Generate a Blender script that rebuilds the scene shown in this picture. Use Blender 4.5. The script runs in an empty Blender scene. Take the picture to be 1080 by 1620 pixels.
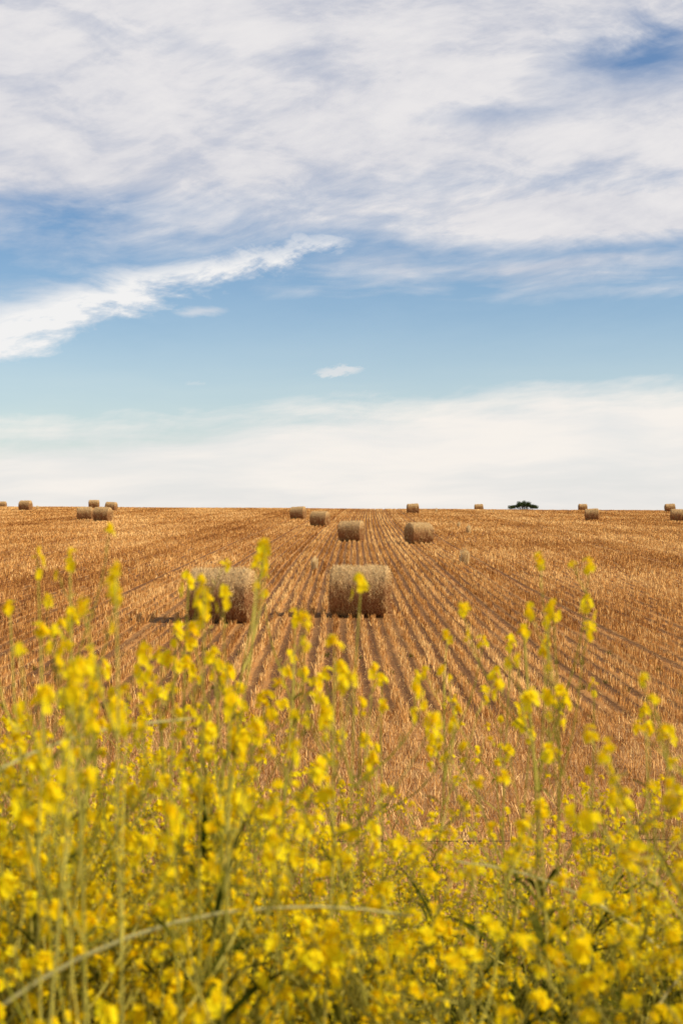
import bpy, math, random, bmesh
import numpy as np
from mathutils import Vector, Matrix, noise as mn
random.seed(7); rng=np.random.default_rng(11)
sc=bpy.context.scene
sc.view_settings.view_transform='Standard'; sc.view_settings.look='None'
sc.view_settings.exposure=0; sc.view_settings.gamma=1
F=2250.0; CZ=3.2

# ------------------------------------------------------------ node helper
class E:
    def __init__(s,t,k): s.t=t; s.k=k
    def _m(s,op,o=None,r=False):
        n=s.t.nodes.new('ShaderNodeMath'); n.operation=op
        a,b=(s,o) if not r else (o,s)
        for i,q in enumerate((a,b)):
            if q is None: continue
            if isinstance(q,E): s.t.links.new(q.k,n.inputs[i])
            else: n.inputs[i].default_value=q
        return E(s.t,n.outputs[0])
    def __add__(s,o): return s._m('ADD',o)
    def __radd__(s,o): return s._m('ADD',o,True)
    def __sub__(s,o): return s._m('SUBTRACT',o)
    def __rsub__(s,o): return s._m('SUBTRACT',o,True)
    def __mul__(s,o): return s._m('MULTIPLY',o)
    def __rmul__(s,o): return s._m('MULTIPLY',o,True)
    def __truediv__(s,o): return s._m('DIVIDE',o)
    def abs(s): return s._m('ABSOLUTE')
    def sin(s): return s._m('SINE')
    def exp(s): return s._m('EXPONENT')
    def mx(s,o): return s._m('MAXIMUM',o)
    def mi(s,o): return s._m('MINIMUM',o)
    def clamp(s): return s.mx(0.0).mi(1.0)
def sstep(x,a,b,lo=0.0,hi=1.0):
    n=x.t.nodes.new('ShaderNodeMapRange'); n.interpolation_type='SMOOTHSTEP'
    x.t.links.new(x.k,n.inputs[0])
    n.inputs[1].default_value=a;n.inputs[2].default_value=b;n.inputs[3].default_value=lo;n.inputs[4].default_value=hi
    return E(x.t,n.outputs[0])
def vec(t,x,y,z):
    n=t.nodes.new('ShaderNodeCombineXYZ')
    for i,q in enumerate((x,y,z)):
        if isinstance(q,E): t.links.new(q.k,n.inputs[i])
        else: n.inputs[i].default_value=q
    return E(t,n.outputs[0])
def noise(t,v,scale=1.0,detail=4.0,rough=0.55,dist=0.0):
    n=t.nodes.new('ShaderNodeTexNoise')
    if v is not None: t.links.new(v.k,n.inputs['Vector'])
    n.inputs['Scale'].default_value=scale;n.inputs['Detail'].default_value=detail
    n.inputs['Roughness'].default_value=rough;n.inputs['Distortion'].default_value=dist
    return E(t,n.outputs[0])
def mix(t,f,a,b,mode='MIX'):
    n=t.nodes.new('ShaderNodeMix'); n.data_type='RGBA'; n.blend_type=mode
    for i,q in ((0,f),(6,a),(7,b)):
        if isinstance(q,E): t.links.new(q.k,n.inputs[i])
        elif i==0: n.inputs[i].default_value=q
        else: n.inputs[i].default_value=(*q,1)
    return E(t,n.outputs[2])
def sep(t,v):
    n=t.nodes.new('ShaderNodeSeparateXYZ'); t.links.new(v,n.inputs[0]); return [E(t,o) for o in n.outputs]
def new_mat(name):
    m=bpy.data.materials.new(name); m.use_nodes=True; t=m.node_tree
    return m,t,t.nodes['Principled BSDF'],t.nodes['Material Output']
def bump(t,h,strength,dist,bs):
    n=t.nodes.new('ShaderNodeBump'); n.inputs['Strength'].default_value=strength; n.inputs['Distance'].default_value=dist
    t.links.new(h.k,n.inputs['Height']); t.links.new(n.outputs[0],bs.inputs['Normal'])
def attr(t):
    a=t.nodes.new('ShaderNodeAttribute'); a.attribute_name='rnd'; return E(t,a.outputs['Fac'])
def leafy(name,colfn,trans=0.35):
    m=bpy.data.materials.new(name); m.use_nodes=True; t=m.node_tree
    t.nodes.remove(t.nodes['Principled BSDF']); o=t.nodes['Material Output']
    d=t.nodes.new('ShaderNodeBsdfDiffuse')
    c=colfn(t); t.links.new(c.k,d.inputs['Color'])
    if trans<=0:
        t.links.new(d.outputs[0],o.inputs[0]); return m
    tr=t.nodes.new('ShaderNodeBsdfTranslucent'); t.links.new(c.k,tr.inputs[0])
    ms=t.nodes.new('ShaderNodeMixShader'); ms.inputs[0].default_value=trans
    t.links.new(d.outputs[0],ms.inputs[1]); t.links.new(tr.outputs[0],ms.inputs[2]); t.links.new(ms.outputs[0],o.inputs[0])
    return m

# ------------------------------------------------------------ world
w=bpy.data.worlds.new('World'); sc.world=w; w.use_nodes=True; t=w.node_tree
bg=t.nodes['Background']; bg.inputs[1].default_value=0.1
SEL=math.radians(36); SAZ=math.radians(103)
sky=t.nodes.new('ShaderNodeTexSky'); sky.sky_type='NISHITA'; sky.sun_disc=False
sky.sun_elevation=SEL; sky.sun_rotation=SAZ; sky.altitude=0; sky.air_density=1.0; sky.dust_density=0.6; sky.ozone_density=1.5
tc=t.nodes.new('ShaderNodeTexCoord'); dx,dy,dz=sep(t,tc.outputs['Generated'])
az=dx._m('ARCTAN2',dy); el=dz._m('ARCSINE')
u=az/0.2355; e=el/0.3435
base=E(t,sky.outputs[0])
g=sstep(e,0.10,0.80)
tint=mix(t,g,(0.96,1.16,1.27),(0.66,0.90,1.13))
base=mix(t,1.0,base,tint,'MULTIPLY')
wp=noise(t,vec(t,u*0.8,e*2.0,3.1),1.4,2,0.45)-0.5
wp2=noise(t,vec(t,u*1.1,e*2.5,9.7),2.2,2,0.45)-0.5
f1=noise(t,vec(t,u*1.0+wp*0.5,(e-u*0.07)*6.0+wp*1.5,0.0),1.7,6,0.56)
f2=noise(t,vec(t,u*2.0+wp2*0.6,(e+u*0.10)*10.0+wp2*1.4,5.0),1.6,6,0.60)
f3=noise(t,vec(t,u*1.3+wp*0.4,(e-u*0.02)*13.0+wp2*0.8,8.0),1.2,5,0.55)
f4=noise(t,vec(t,u*7.0+wp2*2.0,(e-u*0.15)*30.0+wp*3.0,4.0),1.5,4,0.65)
big=noise(t,vec(t,u*0.9,e*2.4,2.2),1.5,2,0.5)
edge=e+(f1-0.5)*0.26+wp*0.10+(f4-0.5)*0.06
veil=sstep(edge,0.45,0.70)*(1.02+(f1-0.5)*0.75+(f2-0.5)*0.5+(big-0.5)*0.3+(f4-0.5)*0.25)
def blob(cu,ce,su,se,tl=0.0):
    hx=(u-cu)/su; hy=(e-ce-(u-cu)*tl+(f2-0.5)*se*2.0)/se
    return (0.0-(hx*hx+hy*hy)).exp()
veil=veil-blob(0.88,0.885,0.26,0.055,0.03)*0.95-blob(0.45,0.79,0.25,0.025)*0.4-blob(-0.6,0.60,0.5,0.035,0.05)*0.4-blob(-0.55,0.93,0.4,0.03,-0.08)*0.2-blob(0.3,0.66,0.4,0.03)*0.2+blob(0.9,0.585,0.5,0.045)*0.8
veil=veil*sstep(e,1.3,2.6,1.0,0.15)
uu=u+1.0
cen=0.360+uu*0.190+ (uu*3.0).sin()*0.010 + wp*0.03
th=(0.058-uu*0.036).mx(0.016)
q=(e-cen+(f2-0.5)*0.14+(f4-0.5)*0.06)/th
wisp=(0.0-q*q).exp()*sstep(u+(f2-0.5)*0.3,-0.05,0.14,1.0,0.0)*(0.30+f2*1.0+(f4-0.5)*0.9)
wisp=wisp*sstep(u,-2.2,-1.3)*sstep(u,-0.9,0.1,1.4,0.9)
q3=(e-0.475-u*0.01+(f1-0.5)*0.13)/0.045
w3=(0.0-q3*q3).exp()*sstep(u,-0.45,0.15)*sstep(f3,0.28,0.62)*(0.75+(f4-0.5)*0.6)
q5=(e-0.405+(f2-0.5)*0.05)/0.009
w5=(0.0-q5*q5).exp()*sstep((u+0.42).abs(),0.02,0.12,1.0,0.0)*0.6
def puff(cu,ce,su,se,a):
    px=(u-cu+(f4-0.5)*0.12)/su; py=(e-ce+(f4-0.5)*0.045)/se
    return sstep((0.0-(px*px+py*py)).exp(),0.15,0.95)*a
pf=puff(-0.01,0.287,0.08,0.013,0.75)+puff(-0.43,0.262,0.05,0.009,0.4)+puff(-0.52,0.30,0.05,0.006,0.2)
top=0.215+u*0.045+(f3-0.5)*0.16+(big-0.5)*0.10+(f4-0.5)*0.05
low=sstep(e-top,-0.080,0.070,1.0,0.0)*(0.96+(f3-0.5)*0.4)
haze=sstep(e,0.0,0.55,0.45,0.06)
dens=veil.mx(wisp).mx(w3).mx(w5).mx(pf).mx(low).mx(haze).clamp()
dens=dens*0.97
shade=sstep(f1*0.5+f2*0.3+big*0.4+(f4-0.5)*0.22,0.40,0.74)
hi=mix(t,shade,(6.2,6.25,6.85),(8.4,8.15,8.15))
lowc=mix(t,sstep(f3,0.3,0.7),(8.4,8.2,8.1),(9.5,8.95,8.35))
cc=mix(t,sstep(e,0.25,0.42),lowc,hi)
wc=mix(t,wisp.clamp(),cc,(9.1,9.0,8.9))
fin=mix(t,dens,base,wc)
t.links.new(fin.k,bg.inputs[0])

sd=bpy.data.lights.new('sun','SUN'); sd.energy=5.0; sd.angle=math.radians(0.5); sd.color=(1.0,0.88,0.68)
so=bpy.data.objects.new('sun',sd); sc.collection.objects.link(so)
S=Vector((math.cos(SEL)*math.sin(SAZ),math.cos(SEL)*math.cos(SAZ),math.sin(SEL)))
so.rotation_euler=S.to_track_quat('Z','Y').to_euler()

cd=bpy.data.cameras.new('camera'); cam=bpy.data.objects.new('camera',cd); sc.collection.objects.link(cam)
cam.location=(0,0,CZ); cam.rotation_euler=(math.radians(90),0,0)
cd.sensor_fit='VERTICAL'; cd.sensor_height=36; cd.sensor_width=24; cd.lens=50; cd.clip_end=8000; cd.clip_start=0.05
cd.dof.use_dof=True; cd.dof.focus_distance=18; cd.dof.aperture_fstop=6.0
sc.camera=cam

# ------------------------------------------------------------ terrain
def gz(x,y):
    x=np.asarray(x,float); y=np.asarray(y,float)
    a=0.0165*np.minimum(y,207)
    s=np.clip(y-207,0,50); a=a+0.0165*s-0.00057*s*s/2
    s2=np.clip(y-257,0,None); a=a-0.012*s2
    tilt=-0.006*x*np.clip(y/150,0,1)*np.clip(300/np.maximum(y,1),0,1)
    tb=np.clip((y-3.5)/5,0,1); tb=tb*tb*(3-2*tb)
    a=a+1.58*(1-tb)
    a=a+0.03*np.sin(x*0.21+1)*np.sin(y*0.13)*np.clip((y-9)/20,0,1)
    return a+tilt
def shift(y): return 0.0227*y+1.9*np.exp(-(y-20)/60)
ROW=0.30
def grid_ground():
    ys=np.concatenate([np.arange(-12,12,0.25),np.arange(12,60,0.5),np.arange(60,262,1.5),np.arange(262,500,12),np.linspace(500,3000,16)])
    xs=np.concatenate([[-2500,-1200,-500,-250,-150,-110],np.arange(-80,-12,3),np.arange(-12,12,0.4),np.arange(12,81,3),[110,150,250,500,1200,2500]])
    X,Y=np.meshgrid(xs,ys); Z=gz(np.clip(X,-150,150),Y)
    nx,ny=len(xs),len(ys)
    V=np.stack([X.ravel(),Y.ravel(),Z.ravel()],1)
    i=np.arange(nx*ny).reshape(ny,nx)
    Fq=np.stack([i[:-1,:-1].ravel(),i[:-1,1:].ravel(),i[1:,1:].ravel(),i[1:,:-1].ravel()],1)
    return V,Fq
def quads(name,V,Fq,mats,att=None,uv=None,smooth=False,midx=None):
    me=bpy.data.meshes.new(name)
    me.vertices.add(len(V)); me.vertices.foreach_set('co',np.asarray(V,np.float32).ravel())
    n=len(Fq); me.loops.add(n*4); me.polygons.add(n)
    me.loops.foreach_set('vertex_index',np.asarray(Fq,np.int32).ravel())
    me.polygons.foreach_set('loop_start',np.arange(0,n*4,4,dtype=np.int32))
    if midx is not None: me.polygons.foreach_set('material_index',np.asarray(midx,np.int32))
    me.polygons.foreach_set('use_smooth',np.full(n,smooth,dtype=bool))
    me.update(calc_edges=True)
    if att is not None:
        a=me.attributes.new('rnd','FLOAT','POINT'); a.data.foreach_set('value',np.asarray(att,np.float32))
    if uv is not None:
        l=me.uv_layers.new(name='rows'); l.data.foreach_set('uv',np.asarray(uv[Fq.ravel()],np.float32).ravel())
    for m in mats: me.materials.append(m)
    me.validate()
    return me
def obj(name,me,parent=None,loc=(0,0,0),rot=(0,0,0),scale=(1,1,1)):
    o=bpy.data.objects.new(name,me); sc.collection.objects.link(o)
    o.location=loc;o.rotation_euler=rot;o.scale=scale
    if parent: o.parent=parent
    return o

m,t,b,o_=new_mat('field_soil_and_straw')
uvn=t.nodes.new('ShaderNodeUVMap'); uvn.uv_map='rows'; ru,rv,_=sep(t,uvn.outputs[0])
geo=t.nodes.new('ShaderNodeNewGeometry'); px,py,pz=sep(t,geo.outputs['Position'])
P=E(t,geo.outputs['Position'])
wob=(noise(t,P,1.6,3)-0.5)*0.14
ph=(ru+wob)*(2*math.pi/ROW)
rw=(ph+math.pi/2).sin()*0.5+0.5
lit=noise(t,P,9.0,5,0.7); fine=noise(t,P,45.0,3,0.7); bigp=noise(t,P,0.09,3,0.6); midp=noise(t,P,0.8,4,0.6)
streak=noise(t,vec(t,ru*2.2,rv*0.05,0.0),1.0,4,0.65)
rowmask=sstep(py,18.5,20.5)
c1=mix(t,sstep(rw+(lit-0.5)*1.0,0.25,0.80),(0.130,0.052,0.020),(0.52,0.24,0.07))
c2=mix(t,sstep(lit,0.3,0.7),(0.30,0.14,0.055),(0.58,0.33,0.135))
c=mix(t,rowmask*0.9,c2,c1)
c=mix(t,sstep(fine,0.45,0.70)*0.45,c,(0.64,0.36,0.14))
c=mix(t,sstep(streak,0.45,0.75)*0.4,c,(0.60,0.31,0.10))
c=mix(t,sstep(streak,0.5,0.25)*0.5,c,(0.19,0.075,0.028))
c=mix(t,sstep(bigp,0.5,0.72)*0.25,c,(0.62,0.34,0.13))
c=mix(t,sstep(midp,0.53,0.70)*0.45,c,(0.18,0.075,0.03))
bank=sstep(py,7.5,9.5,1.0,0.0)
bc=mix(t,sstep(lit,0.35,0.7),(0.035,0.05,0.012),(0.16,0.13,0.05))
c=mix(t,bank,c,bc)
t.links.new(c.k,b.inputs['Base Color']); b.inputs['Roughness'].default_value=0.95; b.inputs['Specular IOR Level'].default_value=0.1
bump(t,rw*0.5+lit*0.9+fine*0.3,0.9,0.06,b)
V,Fq=grid_ground()
uv=np.stack([V[:,0]-shift(np.clip(V[:,1],0,400)),V[:,1]],1)
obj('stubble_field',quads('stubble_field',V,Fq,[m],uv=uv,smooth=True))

def straw_col(t):
    a=attr(t)
    return mix(t,sstep(a,0.45,1.0),mix(t,sstep(a,0.0,0.5),(0.23,0.090,0.028),(0.57,0.28,0.078)),(0.92,0.62,0.26))
straw=leafy('straw',straw_col,0.0)
bx_,by_,bh_,bw_,lean_,rn_=[],[],[],[],[],[]
def add_blades(x,y,h,wd,ln,rn=None):
    bx_.append(x);by_.append(y);bh_.append(h);bw_.append(wd);lean_.append(ln);rn_.append(rng.random(len(x)) if rn is None else np.clip(rn,0,1))
def hw(y): return 0.275*y+2.0
rowtone=rng.normal(0,1,2048); rowtone=rowtone*.6+np.convolve(rng.normal(0,1,2048),np.ones(5)/5**.5,'same')*.6
rowoff=rng.normal(0,.018,2048)
for (y0,y1,den,wd,hh) in ((19.3,32,80,.0050,.125),(32,50,54,.007,.125),(50,85,31,.011,.12),(85,130,16,.017,.12),(130,238,8,.026,.125)):
    W=hw(y1)+1
    k=np.arange(-int(W/ROW)-30,int(W/ROW)+30)
    n=int(len(k)*(y1-y0)*den)
    kk=rng.choice(k,n); y=rng.uniform(y0,y1,n)
    x=kk*ROW+rowoff[kk+1024]+shift(y)+rng.normal(0,.031,n)+0.022*np.sin(y*0.55+kk*1.7)+.018*np.sin(y*2.1+kk*3.1)
    ok=np.abs(x)<hw(y)
    gap=np.sin(y*1.3+kk*2.1)+np.sin(y*0.47+kk*5.3)+np.sin(y*3.9+kk*1.3)*.8
    ok&=(gap>-1.15)|(rng.random(n)<.3)
    wheel=(np.mod(kk,34)==5)|(np.mod(kk,34)==12)
    ok&=(~wheel)|(rng.random(n)<.3)
    x,y,kk,gap=x[ok],y[ok],kk[ok],gap[ok]; n=len(x)
    h=hh*rng.uniform(.45,1.3,n)*(1+.12*gap)*(1-.5*np.isin(np.mod(kk,34),(5,12)))
    tone=.52+.12*rowtone[kk+1024]+.10*np.sin(y*.09+kk*.13)+.08*np.sin(y*.31-kk*.05)+.04*gap+rng.normal(0,.22,n)-.2*np.isin(np.mod(kk,34),(5,12))
    add_blades(x,y,h,wd*rng.uniform(.6,1.4,n),np.abs(rng.normal(0,.32,n)),tone)
for (y0,y1,den,wd) in ((19,40,55,.004),(40,90,13,.008),(90,200,3,.018)):
    n=int((hw(y1))*2*(y1-y0)*den); y=rng.uniform(y0,y1,n); x=rng.uniform(-1,1,n)*hw(y1); ok=np.abs(x)<hw(y); x,y=x[ok],y[ok]; n=len(x)
    add_blades(x,y,rng.uniform(.03,.11,n),np.full(n,wd),rng.uniform(1.0,5,n),rng.random(n))
n=100000; y=rng.uniform(8.3,20.2,n); x=rng.uniform(-1,1,n)*8.0; ok=np.abs(x)<hw(y); x,y=x[ok],y[ok]
y=np.where(rng.random(len(y))<.35,np.round(y/.3)*.3+rng.normal(0,.04,len(y)),y)
n=len(x); add_blades(x,y,rng.uniform(.04,.15,n),rng.uniform(.0022,.0050,n),np.abs(rng.normal(0,.9,n)),.53+.15*np.sin(x*1.7+y)*np.sin(y*1.1)+rng.normal(0,.25,n))
x=np.concatenate(bx_);y=np.concatenate(by_);h=np.concatenate(bh_);wd=np.concatenate(bw_);ln=np.concatenate(lean_);rn=np.concatenate(rn_)
n=len(x); a=rng.uniform(0,2*np.pi,n); la=rng.uniform(0,2*np.pi,n); z=gz(x,y)-.005
norm=np.sqrt(1+ln*ln); tx=x+np.cos(la)*ln/norm*h; ty=y+np.sin(la)*ln/norm*h; tz=z+h/norm+.004
wx,wy=np.cos(a)*wd,np.sin(a)*wd
V=np.empty((n,4,3))
V[:,0]=np.stack([x-wx,y-wy,z],1);V[:,1]=np.stack([x+wx,y+wy,z],1)
V[:,2]=np.stack([tx+wx*.7,ty+wy*.7,tz],1);V[:,3]=np.stack([tx-wx*.7,ty-wy*.7,tz+.003],1)
Fq=np.arange(n*4).reshape(n,4)
print('blades',n)
obj('straw_stubble',quads('straw_stubble',V.reshape(-1,3),Fq,[straw],att=np.repeat(rn,4)))

# ------------------------------------------------------------ bales
m,t,b,o_=new_mat('bale_straw')
tcn=t.nodes.new('ShaderNodeTexCoord'); O=E(t,tcn.outputs['Object']); ox,oy,oz=sep(t,tcn.outputs['Object'])
oi=t.nodes.new('ShaderNodeObjectInfo'); rnd=E(t,oi.outputs['Random'])
sv=vec(t,ox*22.0,oy*12.0+rnd*20.0,oz*12.0)
s1=noise(t,sv,1.0,5,0.75); s3=noise(t,vec(t,ox*2.0+rnd*9.0,oy*2.0,oz*2.0),1.0,4,0.6); s4=noise(t,O,60.0,3,0.7)
c=mix(t,sstep(s1,0.30,0.70),(0.19,0.085,0.030),(0.63,0.38,0.145))
c=mix(t,sstep(s3,0.43,0.62)*0.6,c,(0.27,0.095,0.04))
c=mix(t,sstep(s4,0.3,0.5,0.6,0.0),c,(0.10,0.045,0.02))
c=mix(t,sstep(oz+(s3-0.5)*0.9,0.65,1.30)*0.6,c,(0.82,0.59,0.28))  # paler top: bleached straw, with a highlight painted into the colour
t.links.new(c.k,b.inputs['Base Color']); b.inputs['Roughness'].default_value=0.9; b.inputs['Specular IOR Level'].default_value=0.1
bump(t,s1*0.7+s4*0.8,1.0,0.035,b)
balem=m
def bstraw(t):
    tcn=t.nodes.new('ShaderNodeTexCoord'); ox,oy,oz=sep(t,tcn.outputs['Object']); n=noise(t,E(t,tcn.outputs['Object']),2.4,4,0.65)
    a=attr(t)
    c=mix(t,sstep(a,0.15,0.95),(0.20,0.085,0.030),(0.92,0.67,0.31))
    c=mix(t,sstep(n,0.42,0.58)*sstep(oz,1.2,0.5)*0.65,c,(0.32,0.115,0.048))  # redder, darker lower down: damp straw plus shade painted into the colour
    return mix(t,sstep(oz,0.7,1.30)*0.5,c,(0.93,0.71,0.38))  # strands near the top paler: bleaching and painted highlight together
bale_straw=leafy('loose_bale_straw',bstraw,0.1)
def make_bale(name,seed,R=.66,L=1.40,nf=26000):
    r=np.random.default_rng(seed)
    nt=150; prof=[]
    for k in range(0,16): prof.append((-L/2, R*.93*k/16+.002,0))
    rc=.05
    for k in range(6):
        a=k/5*math.pi/2; prof.append((-L/2+rc-rc*math.cos(a),R-rc+rc*math.sin(a),1))
    for k in range(1,46): prof.append((-L/2+rc+(L-2*rc)*k/46,R,2))
    for k in range(6):
        a=k/5*math.pi/2; prof.append((L/2-rc+rc*math.sin(a),R-rc+rc*math.cos(a),1))
    for k in range(15,-1,-1): prof.append((L/2,R*.93*k/16+.002,0))
    V=[]; sx=seed*7.3
    for (px_,pr,ty) in prof:
        for j in range(nt):
            th=2*math.pi*j/nt
            y=pr*math.cos(th); z=pr*math.sin(th)
            n1=mn.noise(Vector((px_*2+sx,y*2.2,z*2.2))); n2=mn.noise(Vector((px_*9+sx,y*6,z*6))); n3=mn.noise(Vector((px_*24,y*24+sx,z*24)))
            if ty==0:
                sgn=1 if px_>0 else -1
                spiral=math.sin(pr*2*math.pi/.075+th)
                xx=px_+sgn*(.035*n1+.012*spiral*min(1,pr*4)+.02*n3+.03*(1-(pr/R)**2)); rr=pr
            else:
                xx=px_+.02*n1*(1 if abs(px_)>.6 else 0); rr=pr*(1+.04*n1)+.026*n2+.022*n3
            y=rr*math.cos(th)*1.02; z=rr*math.sin(th)*.985
            if z<-.55: z=-.55-(-.55-z)*.55
            V.append((xx,y,z))
    V=np.array(V); zb=V[:,2].min()
    npf=len(prof); Fq=[]
    for i in range(npf-1):
        for j in range(nt):
            j2=(j+1)%nt; Fq.append((i*nt+j,i*nt+j2,(i+1)*nt+j2,(i+1)*nt+j))
    Fq=np.array(Fq); nb=len(Fq); nv=len(V)
    ar=np.linalg.norm(np.cross(V[Fq[:,1]]-V[Fq[:,0]],V[Fq[:,3]]-V[Fq[:,0]]),axis=1); ar/=ar.sum()
    fi=r.choice(nb,nf,p=ar); c=V[Fq[fi]].mean(1)
    e1=V[Fq[fi,1]]-V[Fq[fi,0]]; e2=V[Fq[fi,3]]-V[Fq[fi,0]]
    nn=np.cross(e1,e2); nn/=np.linalg.norm(nn,axis=1)[:,None]+1e-9
    flip=(nn*c).sum(1)<0; nn[flip]*=-1
    tang=e1/(np.linalg.norm(e1,axis=1)[:,None]+1e-9); bit=np.cross(nn,tang)
    c=c+tang*r.uniform(-.015,.015,nf)[:,None]+bit*r.uniform(-.015,.015,nf)[:,None]
    ang=r.normal(0,.8,nf); d=tang*np.cos(ang)[:,None]+bit*np.sin(ang)[:,None]; d*=np.sign(r.random(nf)-.5)[:,None]
    ln=r.uniform(.03,.13,nf); lift=r.random(nf)**3.0*.8+.04
    tip=c+d*ln[:,None]*(1-lift[:,None]*.5)+nn*(ln*lift)[:,None]
    sd_=np.cross(d,nn)*r.uniform(.002,.0042,nf)[:,None]
    B=np.empty((nf,4,3)); c0=c-nn*.004
    B[:,0]=c0-sd_;B[:,1]=c0+sd_;B[:,2]=tip+sd_*.7;B[:,3]=tip-sd_*.7
    V2=np.concatenate([V,B.reshape(-1,3)]); F2=np.concatenate([Fq,nv+np.arange(nf*4).reshape(nf,4)])
    V2[:,2]-=zb
    att=np.concatenate([np.zeros(nv),np.repeat(r.random(nf),4)])
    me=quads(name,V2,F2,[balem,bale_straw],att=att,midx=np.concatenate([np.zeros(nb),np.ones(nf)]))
    sm=np.concatenate([np.ones(nb,bool),np.zeros(nf,bool)])
    if len(me.polygons)==len(sm): me.polygons.foreach_set('use_smooth',sm)
    return me
bm=[make_bale('hay_bale_a',1),make_bale('hay_bale_b',2),make_bale('hay_bale_c',3)]
bales=[(352,34.3,-7,0),(570,36.0,-6,1),(556,87,-16,2),(662,84,24,0),(506,120,-18,1),(472,147,-15,2),(653,186,5,0),
 (936,150,-8,1),(41,190,-10,2),(135,140,5,0),(163,134,-12,1),(149,214,0,2),(176,190,-10,0),(1071,148,-10,1),(1059,212,0,2),
 (757,262,0,0),(4,262,0,1),(921,250,0,2)]
for i,(px_,d,rz,k) in enumerate(bales):
    x=(px_-540)/F*d; z=float(gz(x,d))
    tl=math.atan(0.0165)
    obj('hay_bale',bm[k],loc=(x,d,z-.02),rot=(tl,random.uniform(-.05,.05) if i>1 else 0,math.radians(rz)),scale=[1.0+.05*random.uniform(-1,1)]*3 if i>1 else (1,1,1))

pale=leafy('pale_straw',lambda t: mix(t,attr(t),(0.66,0.46,0.20),(0.96,0.80,0.48)),0.2)
def tuft(name,seed,n,h,spread):
    r=np.random.default_rng(seed); a=r.uniform(0,6.28,n); rr=r.random(n)**.5*spread
    x=np.cos(a)*rr; y=np.sin(a)*rr; hh=h*r.uniform(.45,1,n)*(1-.35*rr/spread); tx=x+np.cos(a)*spread*.35*r.random(n)+r.normal(0,.04,n); ty=y+np.sin(a)*spread*.3*r.random(n)
    wa=r.uniform(0,6.28,n); wx,wy=np.cos(wa)*.009,np.sin(wa)*.009; z=np.zeros(n)
    V=np.empty((n,4,3)); V[:,0]=np.stack([x-wx,y-wy,z-.03],1);V[:,1]=np.stack([x+wx,y+wy,z-.03],1);V[:,2]=np.stack([tx+wx,ty+wy,hh],1);V[:,3]=np.stack([tx-wx,ty-wy,hh],1)
    return quads(name,V.reshape(-1,3),np.arange(n*4).reshape(n,4),[pale],att=np.repeat(r.random(n),4))
tm=[tuft('straw_tuft_a',5,260,.80,.17),tuft('straw_tuft_b',6,240,.72,.18)]
for px_,d,s in ((735,60,1.0),(741,102,.95),(725,118,.7),(497,56,.75),(690,196,.9),(645,200,.5),(60,205,.9),(780,200,.5),(220,200,.6)):
    x=(px_-540)/F*d; obj('straw_tuft',tm[int(d)%2],loc=(x,d,float(gz(x,d))),rot=(0,.06,d),scale=(s,s,s))

leafm=leafy('bush_leaves',lambda t: mix(t,attr(t),(0.025,0.045,0.013),(0.09,0.12,0.04)),0.2)
barkm=leafy('bark',lambda t: mix(t,noise(t,None,20.0),(0.05,0.035,0.02),(0.15,0.11,0.08)),0.0)
def bush(W,H,seed):
    r=np.random.default_rng(seed); n=9000; nl=40
    cx=np.linspace(-W*.46,W*.46,nl)+r.normal(0,.15,nl); cy=r.normal(0,.8,nl); cz=H*(.45+.36*r.uniform(.3,1.1,nl)*np.exp(-(cx/(W*.34))**2)); cr=r.uniform(.25,.55,nl)
    k=r.integers(0,nl,n); v=r.normal(size=(n,3)); v/=np.linalg.norm(v,axis=1)[:,None]; v*=(r.random(n)**.4*cr[k]*r.uniform(.8,1.3,n))[:,None]
    c=np.stack([cx[k],cy[k],cz[k]],1)+v
    a=r.normal(size=(n,3)); a/=np.linalg.norm(a,axis=1)[:,None]; b_=np.cross(a,r.normal(size=(n,3))); b_/=np.linalg.norm(b_,axis=1)[:,None]
    V=np.stack([c-a*.08,c+b_*.04,c+a*.08,c-b_*.04],1).reshape(-1,3); Fx=np.arange(n*4).reshape(n,4)
    mid=[0]*n; att=list(np.repeat(r.random(n),4)); V=list(map(tuple,V)); Fx=Fx.tolist()
    for i in range(nl):
        b0=len(V)
        for s_,p,q_ in ((0,(0,0,-.1),.07),(1,(cx[i],cy[i],cz[i]),.015)):
            for dxx,dyy in ((-1,-1),(1,-1),(1,1),(-1,1)): V.append((p[0]+dxx*q_+(.3*cx[i] if s_==0 else 0),p[1]+dyy*q_,p[2])); att.append(.5)
        for j in range(4): Fx.append([b0+j,b0+(j+1)%4,b0+4+(j+1)%4,b0+4+j]); mid.append(1)
    return quads('bush',np.array(V),np.array(Fx),[leafm,barkm],att=att,midx=mid)
x=(828-540)/F*300; obj('bush',bush(5.8,2.9,8),loc=(x,300,float(gz(x,300))))

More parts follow.
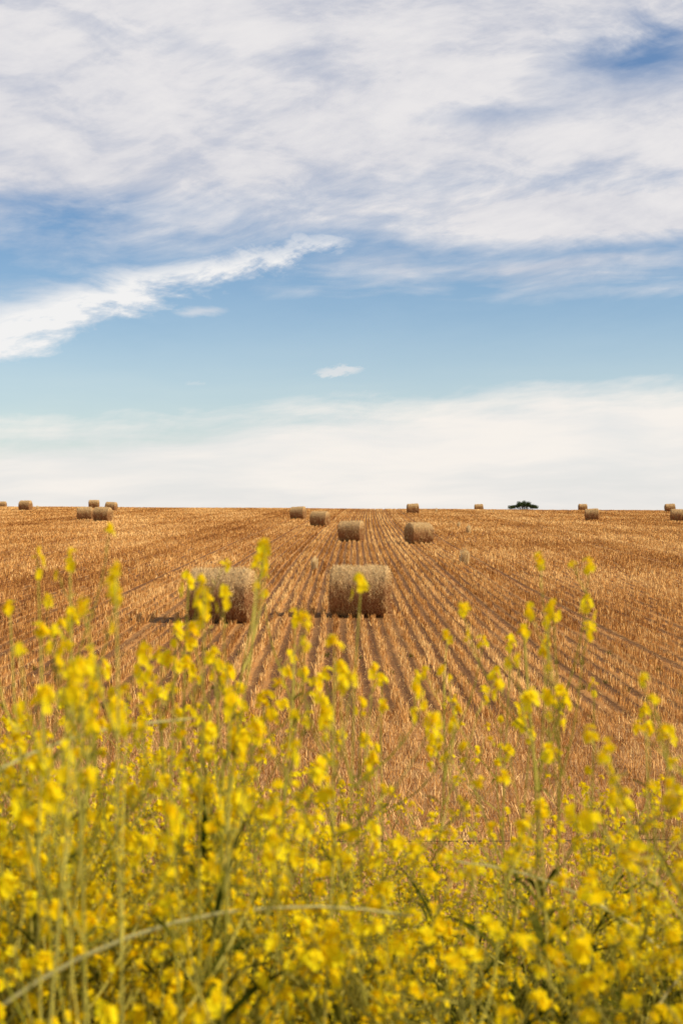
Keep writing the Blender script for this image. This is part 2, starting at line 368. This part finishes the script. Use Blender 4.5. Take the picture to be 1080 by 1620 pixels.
# ------------------------------------------------------------ wildflowers
petm=leafy('yellow_petals',lambda t: mix(t,attr(t),(0.93,0.66,0.005),(0.97,0.83,0.018)),0.45)
stemm=leafy('green_stems',lambda t: mix(t,attr(t),(0.20,0.19,0.018),(0.54,0.46,0.10)),0.0)
leavesm=leafy('green_leaves',lambda t: mix(t,attr(t),(0.035,0.050,0.005),(0.18,0.165,0.02)),0.3)
drym=leafy('pale_stems',lambda t: mix(t,attr(t),(0.42,0.38,0.14),(0.62,0.56,0.26)),0.0)
class MB:
    def __init__(s,seed): s.V=[];s.F=[];s.M=[];s.A=[];s.r=random.Random(seed)
    def quad(s,a,b,c,d,m,at):
        i=len(s.V); s.V+= [tuple(a),tuple(b),tuple(c),tuple(d)]; s.A+=[at]*4; s.F.append((i,i+1,i+2,i+3)); s.M.append(m)
    def tube(s,pts,r0,r1,m,sides=4):
        at=s.r.random(); n=len(pts); b0=len(s.V)
        for i,p in enumerate(pts):
            d=(pts[min(i+1,n-1)]-pts[max(i-1,0)]).normalized()
            a=d.cross(Vector((.3,.9,.1))).normalized(); c=d.cross(a); rr=r0+(r1-r0)*i/(n-1)
            for k in range(sides):
                th=2*math.pi*k/sides; s.V.append(tuple(p+(a*math.cos(th)+c*math.sin(th))*rr)); s.A.append(at)
        for i in range(n-1):
            for k in range(sides):
                k2=(k+1)%sides; s.F.append((b0+i*sides+k,b0+i*sides+k2,b0+(i+1)*sides+k2,b0+(i+1)*sides+k)); s.M.append(m)
    def rv(s):
        return Vector((s.r.gauss(0,1),s.r.gauss(0,1),s.r.gauss(0,1))).normalized()
    def head(s,p,d,sz):
        r=s.r
        for i in range(r.randint(5,8)):
            v=(s.rv()+d*.9).normalized(); c=p+v*.0092*sz*r.uniform(.6,1.3)-d*r.uniform(0,.010)*sz
            nn=(v+d*.3+s.rv()*.3).normalized(); a=nn.cross(s.rv()).normalized(); bb=nn.cross(a); at=r.random(); L=.0077*sz*r.uniform(.8,1.2); W=.0041*sz
            for q in range(4):
                th=q*math.pi/2; f=a*math.cos(th)+bb*math.sin(th); g=nn.cross(f)
                s.quad(c,c+f*L*.6+g*W+nn*L*.25,c+f*L+nn*L*.3,c+f*L*.6-g*W+nn*L*.25,0,at)
        for i in range(3):
            v=(s.rv()*.5+d).normalized(); c=p+v*.009*sz; a=v.cross(s.rv()).normalized()*.0024*sz; bb=v.cross(a)
            s.quad(c-a,c-bb,c+a,c+bb,0,0.1); s.quad(c-a-v*.003,c+v*.004,c+a-v*.003,c-v*.006,0,.4)
    def branch(s,p,d,L,r0,lvl,hs=1.0):
        r=s.r; pts=[p.copy()]; n=6 if lvl<2 else 4; dd=d.copy()
        for i in range(n):
            dd=(dd+Vector((0,0,1))*.14+s.rv()*.13).normalized(); pts.append(pts[-1]+dd*L/n)
        s.tube(pts,r0,r0*.5,1,3)
        s.head(pts[-1],dd,r.uniform(.6,1.3)*hs)
        if r.random()<.25: s.head(pts[-1]-dd*.032+s.rv()*.012,dd,r.uniform(.4,.8)*hs)
        for i in range(r.randint(2,6)):
            tt=r.uniform(.35,.93)*n; k=int(tt); q=pts[k].lerp(pts[min(k+1,n)],tt-k); v=(s.rv()+Vector((0,0,1))).normalized()*r.uniform(.010,.022)
            g=v.cross(s.rv()).normalized()*.0012
            s.quad(q,q+v*.5+g,q+v,q+v*.5-g,1,r.random())
        return pts
    def leaf(s,p,d,L,W):
        r=s.r; at=r.random(); sd=d.cross(Vector((0,0,1)))
        if sd.length<.1: sd=Vector((1,0,0))
        sd.normalize(); q=[p]; dd=d.copy()
        for i in range(4): dd=(dd+Vector((0,0,-.18))).normalized(); q.append(q[-1]+dd*L/4)
        ws=[.25,.9,1,.6,.05]
        for i in range(4): s.quad(q[i]-sd*W*ws[i],q[i]+sd*W*ws[i],q[i+1]+sd*W*ws[i+1],q[i+1]-sd*W*ws[i+1],2,at)
    def mesh(s,name): return quads(name,np.array(s.V),np.array(s.F),[petm,stemm,leavesm,drym],att=s.A,midx=s.M)
def plant(seed,H=1.0,nb=12,tall=False,lean=.16):
    B=MB(seed); r=B.r; pts=[Vector((0,0,-.05))]; d=Vector((r.gauss(0,lean),r.gauss(0,lean),1)).normalized(); n=10
    for i in range(n):
        d=(d+B.rv()*.11+Vector((0,0,.04))).normalized(); pts.append(pts[-1]+d*(H+.05)/n)
    B.tube(pts,.0040,.0015,1,5); B.head(pts[-1],d,1.25)
    for i in range(nb):
        tt=(r.uniform(.30,.97) if not tall else r.uniform(.25,.92))*n; k=int(tt); p=pts[k].lerp(pts[min(k+1,n)],tt-k)
        a=r.uniform(0,6.28); up=r.uniform(.1,1.3); dd=Vector((math.cos(a),math.sin(a),up)).normalized()
        L=H*r.uniform(.16,.50)*(1.25-tt/n*.65)*(.7 if tall else 1)
        bp=B.branch(p,dd,L,.0020,1,1.1 if tall else 1.0)
        for j in range(r.choice((1,2,3,3,4)) if not tall else r.choice((0,1,1,2))):
            k2=r.randint(1,5); a=r.uniform(0,6.28); d2=Vector((math.cos(a),math.sin(a),r.uniform(.1,1.2))).normalized()
            B.branch(bp[k2],d2,L*r.uniform(.2,.55),.0012,2,.95)
        if r.random()<.6:
            a=r.uniform(0,6.28); B.leaf(p,Vector((math.cos(a),math.sin(a),.5)).normalized(),r.uniform(.05,.12),.005)
    for i in range(22 if not tall else 8):
        p=pts[r.randint(0,6)]; a=r.uniform(0,6.28); B.leaf(p,Vector((math.cos(a),math.sin(a),r.uniform(.2,1.6))).normalized(),r.uniform(.10,.26),r.uniform(.004,.011))
    return B.mesh('wildflower_%d'%seed)
pm=[plant(20+i,1.0,13) for i in range(9)]
tp=[plant(40+i,1.0,8,True,.06) for i in range(7)]
par=bpy.data.objects.new('yellow_wildflowers',None); sc.collection.objects.link(par)
for i in range(390):
    y=1.7+4.5*random.random()**.9; x=random.uniform(-1,1)*(0.27*y+.5)
    if random.random()<.12: x=-abs(x)
    z=float(gz(x,y))
    left=max(0,min(1,(0.05-x/y)/.25))
    slope=random.triangular(.165,.40,.255)-0.075*left*random.uniform(.4,1)
    Ht=3.2-slope*y-z
    s=max(.5,Ht/1.02); ws=min(max(s,.8),1.05)
    obj('plant',random.choice(pm),par,(x,y,z),(random.uniform(-.10,.10),random.uniform(-.10,.10),random.uniform(0,6.28)),(ws,ws,s))
for px_,py_,d in ((75,862,2.1),(110,868,2.35),(283,836,2.2),(262,858,2.5),(207,905,1.8),(245,905,2.6),(330,908,2.0),(452,910,2.4),(462,966,2.7),(516,1003,2.2),(36,940,2.1),
    (20,1000,1.9),(140,950,2.4),(388,980,2.7),(396,1050,2.6),(552,1058,3.1),(645,1062,2.9),(820,966,2.5),(866,955,2.6),(907,990,2.9),(955,992,2.5),(966,1055,3.0),
    (795,1012,3.0),(610,1110,2.7),(1075,1160,2.5),(720,1150,2.9),(50,1045,1.7),(160,1030,2.1),(430,1030,2.4),(1000,1120,2.9),(90,1080,1.6),(300,1100,1.8),(180,985,2.3),(60,970,2.5)):
    x=(px_-540)/F*d; zt=CZ-(py_-810)/F*d; z=float(gz(x,d)); s=(zt-z)
    obj('plant',random.choice(tp),par,(x,d,z),(random.uniform(-.03,.03),random.uniform(-.06,.06),random.uniform(0,6.28)),(.85,.85,s))
B=MB(99)
for (x0,y0,dx_,dy_,L,zt) in ((-.62,2.0,.9,.1,.5,2.72),(-.75,1.8,.95,-.05,.45,2.60),(-.40,1.9,-.5,.05,.4,2.60),(-.85,2.2,.5,.1,.5,2.80),(.45,2.5,.5,.1,.4,2.45),(.75,2.7,-.5,.0,.4,2.5)):
    p=Vector((x0,y0,zt-.40)); d=Vector((dx_*.3,dy_,1)).normalized(); pts=[p]
    for i in range(12):
        d=(d+Vector((dx_,dy_,-.35))*.20+B.rv()*.05).normalized(); pts.append(pts[-1]+d*(L+.35)/12)
    root=Vector((x0-.05,y0,float(gz(x0,y0)))); pts=[root,root.lerp(p,.5)]+pts
    B.tube(pts,.0048,.0018,3,5); B.head(pts[-1],d,1.2)
    for k in (5,7,9,11,12): B.branch(pts[k],(d+B.rv()*.8+Vector((0,0,.4))).normalized(),.10,.0013,2)
obj('arching_stems',B.mesh('arching_stems'),par)

def grass(seed,n=90):
    B=MB(seed); r=B.r
    for i in range(n):
        p=Vector((r.gauss(0,.09),r.gauss(0,.09),-.02)); a=r.uniform(0,6.28); B.leaf(p,Vector((math.cos(a)*.5,math.sin(a)*.5,1.6)).normalized(),r.uniform(.25,.60),r.uniform(.002,.005))
    return B.mesh('grass_tuft')
gm=[grass(60+i) for i in range(3)]
gp=bpy.data.objects.new('grass',None); sc.collection.objects.link(gp)
for i in range(260):
    y=1.4+7.0*random.random(); x=random.uniform(-1,1)*(0.27*y+.6); s=random.uniform(.6,1.1)
    obj('tuft',random.choice(gm),gp,(x,y,float(gz(x,y))),(0,0,random.uniform(0,6)),(s,s,s))
wp_=bpy.data.objects.new('green_weeds',None); sc.collection.objects.link(wp_)
for i in range(60):
    y=random.uniform(18,28); x=random.uniform(-.25,.26)*y; s=random.uniform(.12,.28)
    obj('weed',random.choice(gm),wp_,(x,y,float(gz(x,y))),(0,0,random.uniform(0,6)),(s*1.3,s*1.3,s))

fw=bpy.data.objects.new('wire_fence',None); sc.collection.objects.link(fw)
mw,t,b,o_=new_mat('rusty_wire'); b.inputs['Base Color'].default_value=(.06,.045,.035,1); b.inputs['Roughness'].default_value=.7; b.inputs['Metallic'].default_value=.3
mp,t,b,o_=new_mat('weathered_wood'); tcn=t.nodes.new('ShaderNodeTexCoord'); ox,oy,oz=sep(t,tcn.outputs['Object'])
c=mix(t,noise(t,vec(t,ox*30.0,oy*30.0,oz*3.0),1.0,5),(.10,.08,.06),(.30,.26,.21)); t.links.new(c.k,b.inputs['Base Color'])
B=MB(5); YF=6.0
posts=[-6.6,-2.5,2.6,6.8]
for zt in (1.84,1.50,1.19):
    pts=[]
    for a,c2_ in zip(posts[:-1],posts[1:]):
        for k in range(12): s_=k/12; pts.append(Vector((a+(c2_-a)*s_,YF,zt-.03*4*s_*(1-s_))))
    pts.append(Vector((posts[-1],YF,zt))); B.tube(pts,.0018,.0018,0,5)
obj('wires',quads('wires',np.array(B.V),np.array(B.F),[mw]),fw)
for i,xp in enumerate(posts):
    B=MB(i); z=float(gz(xp,YF+.07)); B.tube([Vector((0,0,-.2)),Vector((0,0,.6)),Vector((.01,0,1.15)),Vector((.01,0,1.18))],.06,.052,0,10)
    me=quads('post',np.array(B.V),np.array(B.F),[mp],smooth=True)
    q=bmesh.new(); q.from_mesh(me); bmesh.ops.holes_fill(q,edges=q.edges,sides=12); q.to_mesh(me); q.free()
    obj('post',me,fw,(xp,YF+.07,z))
